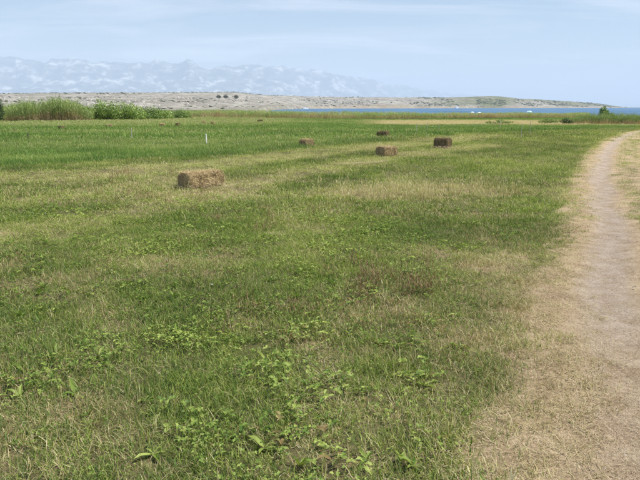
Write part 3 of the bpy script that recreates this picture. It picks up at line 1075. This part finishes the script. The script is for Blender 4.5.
# conifers on the peninsula
for px, d, h, w, lab in ((219.0, 1330, 9.0, 10.5, "leftmost dark rounded pine of the three on the stony peninsula"),
                         (226.0, 1345, 10.5, 11., "middle dark rounded pine of the three on the stony peninsula"),
                         (236.5, 1340, 10., 9.5, "rightmost dark rounded pine of the three, set a little apart")):
    u = (px - 320) / KPX
    z0 = float(hill_z(np.array([u]), np.array([float(d)]))[0])
    lobes = [(0, 0, h * .55, w * .42, w * .42, h * .42), (w * .28, 0, h * .42, w * .28, w * .28, h * .34), (-w * .26, 0, h * .46, w * .28, w * .28, h * .32)]
    plant("pine_tree", (u * d, d, z0 - .3), lobes, 900, .55, M_PINE, lab, "tree", "pines on the peninsula")
for px, d, h, w, lab in ((24, 640, 2.6, 4.5, "left one of two dark junipers showing above the reed bank"), (31, 650, 3.0, 4.2, "right one of two dark junipers showing above the reed bank")):
    u = (px - 320) / KPX
    z0 = float(hill_z(np.array([u]), np.array([float(d)]))[0])
    plant("juniper", (u * d, d, z0 - .1), [(0, 0, h * .5, w * .5, w * .4, h * .5), (w * .3, 0, h * .4, w * .3, w * .3, h * .4), (-w * .3, 0, h * .35, w * .3, w * .3, h * .35)], 600, .3, M_PINE, lab, "bush", "junipers above the reeds")

# scrub dotted over the peninsula: a mass nobody could count
sc = []
for i in range(4):
    sc.append(leaf_cloud(46, [(0, 0, .45, 1., 1., .5), (.5, .2, .35, .6, .6, .4), (-.5, -.2, .3, .6, .6, .35)], .33, (M_OLIVE, M_DARKLEAF, M_OLIVE, M_PINE)[i], "scrub_%d" % i))
SCRUB = lib("scrub", sc)
n = 13000
px = -120 + 780 * R(n); u = (px - 320) / KPX
Rd = interp(px, RIDGE_D); Sd = interp(px, SHORE_D)
tt = R(n) ** .75
d = Sd + (Rd - Sd) * (.02 + .99 * tt)
xx = u * d
nn = fbm(xx / 120, d / 120, 181, 4)
dens = sstep(.46, .66, nn) * np.where(px < 300, .45, np.where(px < 410, .5, 1.0)) + .9 * (px < 262) * (tt > .93)
dens = np.where((px > 312) & (px < 345) & (tt < .12), 1.0, dens)
dens = np.where((px > 476) & (px < 506) & (tt < .7), .95, dens)
dens = np.where((px < 262) & (d < 620), 0, dens)
kp = R(n) < dens
u, d, xx = u[kp], d[kp], xx[kp]; n = len(u)
zz = hill_z(u, d)
ok = zz > -1.5; u, d, xx, zz = u[ok], d[ok], xx[ok], zz[ok]; n = len(u)
s = (1.1 + 2.6 * R(n) ** 3) * (d / 2400) ** .4
scatter("scrub", SCRUB, 4, np.stack([xx, d, zz - .2], 1), np.stack([np.zeros(n), np.zeros(n), R(n) * 6.28], 1), np.stack([s * 1.3, s * 1.3, s * .8], 1),
        dict(tone=R(n)), "dark scrub dotted over the stony peninsula", "scrub")
# pale boulders and dry stone on the slope
bmt, btt = mat_new("limestone_blocks")
surface(btt, ramp(btt, [(0, (.34, .31, .27)), (1, (.60, .57, .51))], attr(btt, "tone", "INSTANCER")), .9, .2)
bl = []
for i in range(3):
    bm = bmesh.new(); bmesh.ops.create_icosphere(bm, subdivisions=1, radius=1.)
    for v in bm.verts:
        v.co *= U(.65, 1.2)
    bl.append(bm_mesh("boulder", bm, bmt))
BOUL = lib("boulder", bl)
n = 9000
px = -60 + 500 * R(n); u = (px - 320) / KPX; Rd = interp(px, RIDGE_D); Sd = interp(px, SHORE_D)
d = Sd + (Rd - Sd) * (.25 + .7 * R(n)); d = np.where(px < 262, np.maximum(d, 900), d)
xx = u * d; nn = fbm(xx / 90, d / 60, 191, 4)
kp = R(n) < sstep(.50, .62, nn); u, d, xx = u[kp], d[kp], xx[kp]; n = len(u); zz = hill_z(u, d)
s = .5 + 1.0 * R(n) ** 3
scatter("boulders", BOUL, 3, np.stack([xx, d, zz], 1), RNG.normal(0, .5, (n, 3)), np.stack([s * 1.5, s * 1.3, s * .6], 1), dict(tone=R(n)), "pale limestone boulders strewn over the peninsula slope", "boulders")

# ------------------------------------------------------------------ hay bales


def bale_materials(i, dark):
    m, t = mat_new("baled_hay")
    co = N(t, "ShaderNodeTexCoord").outputs["Object"]
    mp = N(t, "ShaderNodeMapping"); mp.inputs["Scale"].default_value = (28, 130, 130); mp.inputs["Rotation"].default_value = (.2, .15, .1)
    t.links.new(co, mp.inputs["Vector"])
    n1 = noise_n(t, 1.0, 6, .7, mp.outputs[0]); n2 = noise_n(t, 5., 4, .6, co)
    k = math_n(t, "ADD", math_n(t, "MULTIPLY", n1, .65), math_n(t, "MULTIPLY", n2, .35))
    s = .62 if dark else 1.2
    c = ramp(t, [(.36, (.085 * s, .075 * s, .038 * s)), (.5, (.29 * s, .215 * s, .110 * s)), (.66, (.54 * s, .435 * s, .245 * s))], k)
    surface(t, c, .95, .1, k, 1.0, .02)
    return m


M_TWINE = plain_material("twine", (.28, .20, .10), (.42, .32, .18), 40.)
M_BALE = [bale_materials(0, False), bale_materials(1, True)]


def bale_body(L_, W_, H_, mat, seed):
    bm = bmesh.new(); bmesh.ops.create_cube(bm, size=1.0)
    bmesh.ops.subdivide_edges(bm, edges=bm.edges[:], cuts=23, use_grid_fill=True)
    rr = np.random.default_rng(seed)
    for v in bm.verts:
        p = np.array(v.co) * 2
        # rounded box with bulges between the strings
        q = np.sign(p) * np.abs(p) ** 1.0
        sq = 1 - .17 * (abs(q[1]) ** 4 * abs(q[2]) ** 4) - .11 * (abs(q[0]) ** 6 * (abs(q[1]) ** 4 + abs(q[2]) ** 4))
        v.co.x = q[0] * L_ / 2 * (1 - .05 * (q[1] ** 2 + q[2] ** 2) * abs(q[0]) ** 3) + rr.normal(0, .004)
        groove = 1 - .045 * (math.exp(-((q[0] - .42) / .07) ** 2) + math.exp(-((q[0] + .42) / .07) ** 2))
        n = .10 * (float(vnoise(p[0] * 3 + seed, p[1] * 3 + p[2] * 2.3, seed)) - .5)
        v.co.y = q[1] * W_ / 2 * sq * groove * (1 + n) + rr.normal(0, .0035)
        v.co.z = (q[2] * sq * groove * (1 + n) + 1) * H_ / 2 + (rr.normal(0, .0035) if q[2] > -.9 else 0)
    return bm_mesh("bale_body", bm, mat, False)


def straw_tufts(L_, W_, H_, n, w):
    """stalks poking out of the six faces"""
    b = Blades()
    v = []
    for i in range(n):
        k = R(); x_ = U(-.5, .5) * L_; y_ = U(-.5, .5) * W_; z_ = U(.02, 1) * H_
        if k < .34: z_ = H_ * .985; az = U(0, 6.28); le = U(1.0, 1.65)
        elif k < .90: s = 1 if R() < .5 else -1; y_ = s * W_ * .488; az = s * 1.57 + U(-1.75, 1.75); le = U(.5, 2.6)
        else: s = 1 if R() < .5 else -1; x_ = s * L_ * .488; az = (0 if s > 0 else 3.14) + U(-1.1, 1.1); le = U(.7, 2.1)
        b.strip((x_, y_, z_), az, le, U(-.5, .8), U(.03, .10), w * U(.5, 1.2), R(), 2, .5, U(-.5, .5))
    return b


def straw_mat(name, dark):
    m, t = mat_new(name)
    s = .62 if dark else 1.15
    leaf_surface(t, ramp(t, [(0, (.16 * s, .105 * s, .055 * s)), (.5, (.38 * s, .285 * s, .155 * s)), (1, (.58 * s, .48 * s, .30 * s))], attr(t, "rnd")), .12, .03)
    return m


M_TUFT = [straw_mat("straw_pale", False), straw_mat("straw_dark", True)]


def bale(px, d, yaw, L_, W_, H_, dark, label, group, nst=700, w=.006, x=None, roll=0., detail=True, skirt=0):
    x_ = (px - 320) / KPX * d if x is None else x
    o = link(bpy.data.objects.new("hay_bale", None))
    o.location = (x_, d, float(gz(x_, d)) - .01); o.rotation_euler = (0, roll, math.radians(yaw))
    tag(o, label, "hay bale", group)
    body = obj("bale_body", bale_body(L_, W_, H_, M_BALE[dark], int(px * 7 + d)), o)
    b = straw_tufts(L_, W_, H_, nst, w)
    st = obj("loose_stalks", mesh_np("loose_stalks", np.array(b.v), b.f, [M_TUFT[dark]], False, dict(rnd=b.r, tip=b.t)), o)
    st["kind"] = "stuff"
    if detail:
        for k in (-.21, .21):
            bm = bmesh.new()
            pts = []
            for i in range(28):
                a = i / 28 * 6.2832
                c_, s_ = math.cos(a), math.sin(a)
                e = .28
                pts.append((math.copysign(abs(c_) ** e, c_) * W_ * .488, (math.copysign(abs(s_) ** e, s_) * .488 + .5) * H_))
            rings = []
            for i, (yy, z_) in enumerate(pts):
                q = pts[(i + 1) % 28]; dd = np.array([q[0] - yy, q[1] - z_]); dd /= np.linalg.norm(dd) + 1e-9
                nn_ = np.array([dd[1], -dd[0]]) * .004
                rings.append([bm.verts.new((k * L_ - .004, yy, z_)), bm.verts.new((k * L_, yy + nn_[0], z_ + nn_[1])), bm.verts.new((k * L_ + .004, yy, z_)), bm.verts.new((k * L_, yy - nn_[0], z_ - nn_[1]))])
            for i in range(28):
                A, B = rings[i], rings[(i + 1) % 28]
                for j in range(4):
                    bm.faces.new((A[j], A[(j + 1) % 4], B[(j + 1) % 4], B[j]))
            obj("twine", bm_mesh("twine", bm, M_TWINE), o)
    return o


G1 = "hay bales left on the mown field"
bale(198.5, 13.05, 48, .92, .44, .345, 0, "nearest and longest hay bale, pale straw with a shaded left end", G1, 3600, .0045)
bale(387.5, 21.3, 38, .62, .48, .33, 0, "pale hay bale with dark left half, just beyond the bleached straw streak", G1, 1800, .006)
bale(444.0, 25.2, -34, .62, .44, .42, 1, "tall dark brown hay bale with pale straw at its foot, rightmost of all", G1, 1600, .007)
bale(306.5, 25.9, -62, .62, .42, .32, 0, "small pale hay bale standing alone on the pale mown strip, left of the middle", G1, 1400, .007)
bale(383.5, 34.3, -30, .60, .42, .36, 1, "low dark brown hay bale lying behind the other near ones", G1, 1000, .009)
G2 = "small far hay bales in the green field"
for px, d, yaw, Ls, dk, lab in ((161, 53.0, 10, .40, 0, "pale far hay bale, left one of the close pair before the cane thickets"),
                                (177, 54.5, -25, .32, 1, "dark far hay bale, right one of the close pair before the cane thickets"),
                                (260, 69.0, -15, .55, 1, "dark far hay bale at the foot of the low reed belt"),
                                (108, 49.5, 15, .45, 0, "pale far hay bale below the tallest cane thicket"),
                                (60, 46.3, -20, .34, 1, "small dark far hay bale, leftmost, below the reed bank"),
                                (203, 62.0, 20, .36, 0, "pale far hay bale left of the two paler ones near the field end"),
                                (212.5, 58.0, -12, .34, 0, "pale far hay bale above and right of the white stake")):
    bale(px, d, yaw, Ls, .36, .31, dk, lab, G2, 260, .016, detail=False)

# straw lying round the feet of the nearer bales
sp = []
for cx, cy, rr, n in ((-2.43, 13.0, .75, 34), (2.2, 21.3, .7, 26), (4.79, 24.8, .55, 34), (-.53, 25.8, .6, 22), (3.33, 34.2, .6, 16)):
    a = R(n) * 6.283; q = rr * np.sqrt(R(n)); sp.append(np.stack([cx + q * np.cos(a), cy + q * .7 * np.sin(a)], 1))
sp = np.concatenate(sp); f0 = fields(sp[:, 0], sp[:, 1])
lay("spilled_straw", THATCH, 8, sp[:, 0], sp[:, 1], np.ones(len(sp), bool), 1.5, "spilled straw around the feet of the bales", "straw", .15, dryset=1., toneadd=.25, fl=f0, hmul=False, zadd=.05)

# ------------------------------------------------------------------ stakes
M_WHITE = plain_material("white_paint", (.66, .66, .62), (.82, .82, .78), 12., .6)
M_PALEWOOD = plain_material("pale_wood", (.34, .30, .24), (.52, .48, .40), 14.)
M_DARKWOOD = plain_material("dark_wood", (.05, .055, .04), (.11, .10, .07), 14.)


def stake(px, d, h, r, mat, label, group, lean=(0, 0), capm=None):
    o = link(bpy.data.objects.new("marker_stake", None)); p = gpos(px, d); o.location = p
    o.rotation_euler = (lean[0], lean[1], U(0, 3))
    tag(o, label, "stake", group)
    bm = bmesh.new()
    prof = [(r * .95, -.15), (r, 0), (r * 1.02, h * .4), (r * .94, h * .93)]
    rings = []
    for rr, z_ in prof:
        rings.append([bm.verts.new((rr * math.cos(j * .7854) * U(.95, 1.05), rr * math.sin(j * .7854), z_)) for j in range(8)])
    for A, B in zip(rings[:-1], rings[1:]):
        for j in range(8):
            bm.faces.new((A[j], A[(j + 1) % 8], B[(j + 1) % 8], B[j]))
    bm.faces.new(rings[-1])
    obj("post", bm_mesh("post", bm, mat), o)
    bm = bmesh.new(); bmesh.ops.create_cone(bm, cap_ends=True, segments=8, radius1=r * .99, radius2=r * .35, depth=h * .07)
    for v in bm.verts: v.co.z += h * .965
    obj("tip", bm_mesh("tip", bm, capm or mat), o)


SG = "stakes standing in the field"
stake(205.3, 28.2, .47, .028, M_WHITE, "short white stake in the green field, brightest of the stakes", SG, (.03, .05))
stake(130, 31.5, .60, .018, M_PALEWOOD, "thin pale stake below the cane thickets, left of the white stake", SG, (-.02, .03))
stake(25.5, 31.5, .34, .03, M_DARKWOOD, "short dark stake near the left picture edge", SG)
stake(417, 41.0, .62, .014, M_PALEWOOD, "leftmost of three thin pale stakes above the dark bales", SG)
stake(428, 42.5, .66, .014, M_PALEWOOD, "middle and clearest of three thin stakes above the dark bales", SG, (0, .03))
stake(439.5, 42.5, .60, .014, M_PALEWOOD, "rightmost of three thin pale stakes above the dark bales", SG)
stake(501, 46.0, .74, .016, M_PALEWOOD, "lone thin pale stake in front of the dry stubble", SG)
stake(523, 30.5, .85, .010, M_PALEWOOD, "nearer thin stake of the pair right of the dark bale", SG, (0, -.02))
stake(531.5, 38.0, .85, .012, M_PALEWOOD, "farther thin stake of the pair right of the dark bale", SG)

# thin white line strung low between the stakes
bm = bmesh.new()
pts = []
a = gpos(417, 41.0); b = gpos(428, 42.5); c = gpos(439.5, 42.5); e = gpos(501, 46.0)
for p, q, k in ((a, b, 4), (b, c, 4), (c, e, 10)):
    for i in range(k):
        t_ = i / k
        pts.append((p[0] + (q[0] - p[0]) * t_, p[1] + (q[1] - p[1]) * t_, p[2] + (q[2] - p[2]) * t_ + .40 - .05 * math.sin(t_ * math.pi)))
pts.append((e[0], e[1], e[2] + .4))
rings = [[bm.verts.new((p[0], p[1] + .0012 * math.cos(j * 1.5708), p[2] + .0012 * math.sin(j * 1.5708))) for j in range(4)] for p in pts]
for A, B in zip(rings[:-1], rings[1:]):
    for j in range(4):
        bm.faces.new((A[j], A[(j + 1) % 4], B[(j + 1) % 4], B[j]))
tag(obj("fence_line", bm_mesh("fence_line", bm, M_WHITE)), "thin white line strung low between the far stakes", "line")

# ------------------------------------------------------------------ beach and water
M_CANVAS = plain_material("white_canvas", (.74, .78, .78), (.84, .87, .87), 3., .8)
M_TURQ = plain_material("turquoise_canvas", (.25, .60, .62), (.34, .70, .70), 3., .8)
M_HULL = plain_material("white_gelcoat", (.78, .78, .77), (.84, .84, .83), 2., .3, .5, .02)
M_GLASS = plain_material("dark_glass", (.03, .04, .05), (.06, .07, .08), 2., .15, .5, .0)
M_BLUE = plain_material("blue_stripe", (.04, .10, .25), (.06, .14, .32), 2., .4)


def parasol(px, d, r, ztop, label, mats, group):
    x_ = (px - 320) / KPX * d; z0 = float(gz(x_, d))
    o = link(bpy.data.objects.new("beach_parasol", None)); o.location = (x_, d, z0); tag(o, label, "parasol", group)
    h = ztop - z0
    bm = bmesh.new(); bmesh.ops.create_cone(bm, cap_ends=True, segments=10, radius1=.03, radius2=.025, depth=h + .2)
    for v in bm.verts: v.co.z += h / 2 - .1
    obj("pole", bm_mesh("pole", bm, M_WHITE), o)
    for k in range(8):                      # eight canopy panels, colours alternating
        bm = bmesh.new(); rows = []
        for q in range(5):
            f = q / 4
            rr = r * math.sin(f * 1.25) / math.sin(1.25); zz_ = h - .42 * r * (1 - math.cos(f * 1.25)) / (1 - math.cos(1.25))
            rows.append([bm.verts.new((rr * math.cos((k + s_) * .7854) * (1 - .04 * f * (s_ == .5)), rr * math.sin((k + s_) * .7854) * (1 - .04 * f * (s_ == .5)), zz_)) for s_ in (0, .5, 1)])
        for A, B in zip(rows[:-1], rows[1:]):
            for j in range(2):
                try: bm.faces.new((A[j], B[j], B[j + 1], A[j + 1]))
                except ValueError: pass
        bmesh.ops.remove_doubles(bm, verts=bm.verts[:], dist=1e-4)
        obj("canopy_panel", bm_mesh("canopy_panel", bm, mats[k % 2]), o)
    bm = bmesh.new(); bmesh.ops.create_icosphere(bm, subdivisions=1, radius=.05)
    for v in bm.verts: v.co.z += h + .03
    obj("finial", bm_mesh("finial", bm, M_WHITE), o)


PG = "parasols on the beach behind the reeds"
parasol(529.5, 268, 1.15, EYE - 1.55, "domed white and turquoise beach parasol showing above the reeds", (M_CANVAS, M_TURQ), PG)
parasol(472.5, 262, .85, EYE - 1.85, "left one of two white beach parasols close together", (M_CANVAS, M_CANVAS), PG)
parasol(479.5, 266, .95, EYE - 2.0, "right one of two white beach parasols close together", (M_CANVAS, M_CANVAS), PG)


def boat(px, d, ln, yaw, label):
    x_ = (px - 320) / KPX * d
    o = link(bpy.data.objects.new("motor_boat", None)); o.location = (x_, d, SEA_Z); o.rotation_euler = (0, 0, math.radians(yaw)); tag(o, label, "boat", "white boats on the bay")
    bm = bmesh.new(); W_ = ln * .28; H_ = ln * .13
    secs = []
    for i in range(9):
        f = i / 8; w = W_ / 2 * (1 - max(0, (f - .45) / .55) ** 2.2); xx_ = (f - .5) * ln; sh = H_ * (1 + .35 * f * f)
        w = max(w, .02)
        secs.append([bm.verts.new(p) for p in ((xx_, -w, sh), (xx_ - .03 * ln * f, -w * .82, 0.), (xx_ - .05 * ln * f, 0, -.3 * H_), (xx_ - .03 * ln * f, w * .82, 0.), (xx_, w, sh))])
    for A, B in zip(secs[:-1], secs[1:]):
        for j in range(4): bm.faces.new((A[j], A[j + 1], B[j + 1], B[j]))
        bm.faces.new((A[4], A[0], B[0], B[4]))
    bm.faces.new(secs[0])
    obj("hull", bm_mesh("hull", bm, M_HULL), o)

    def hexa(nm, x0, x1, xt0, xt1, w, wt, z0, z1, mat):
        b_ = bmesh.new()
        lo = [b_.verts.new(p) for p in ((x0, -w, z0), (x1, -w * .8, z0), (x1, w * .8, z0), (x0, w, z0))]
        hi = [b_.verts.new(p) for p in ((xt0, -wt, z1), (xt1, -wt * .8, z1), (xt1, wt * .8, z1), (xt0, wt, z1))]
        for j in range(4): b_.faces.new((lo[j], lo[(j + 1) % 4], hi[(j + 1) % 4], hi[j]))
        b_.faces.new(hi)
        return obj(nm, bm_mesh(nm, b_, mat), o)
    hexa("cabin", -.30 * ln, .22 * ln, -.28 * ln, .12 * ln, W_ * .36, W_ * .32, H_ * 1.02, H_ * 1.75, M_HULL)
    hexa("windows", -.26 * ln, .20 * ln, -.25 * ln, .125 * ln, W_ * .375, W_ * .335, H_ * 1.3, H_ * 1.6, M_GLASS)
    hexa("flybridge", -.24 * ln, .05 * ln, -.22 * ln, .0, W_ * .3, W_ * .27, H_ * 1.77, H_ * 2.2, M_HULL)
    return o


boat(305.5, 1330, 15, 40, "white motor boat on the water where the sea begins at the left")
boat(457, 2080, 22, 50, "white boat moored below the far slope, right of the middle")

# one small white flower head in the near grass
fo = link(bpy.data.objects.new("white_flower", None)); fx, fy = -.92, 5.26
fo.location = (fx, fy, float(gz(fx, fy))); tag(fo, "single small white flower in the near grass, left of the middle", "flower")
bm = bmesh.new(); bmesh.ops.create_cone(bm, segments=6, radius1=.002, radius2=.0015, depth=.10)
for v in bm.verts: v.co.z += .05
M_STEM = plain_material("flower_stem", (.06, .11, .03), (.10, .16, .05), 20.)
obj("stem", bm_mesh("stem", bm, M_STEM), fo)
for k in range(7):
    b = Blades(); b.leaf((0, 0, .10), k * .898, U(.5, 1.1), .017, .010, .5)
    obj("petal", mesh_np("petal", np.array(b.v), b.f, [M_WHITE]), fo)
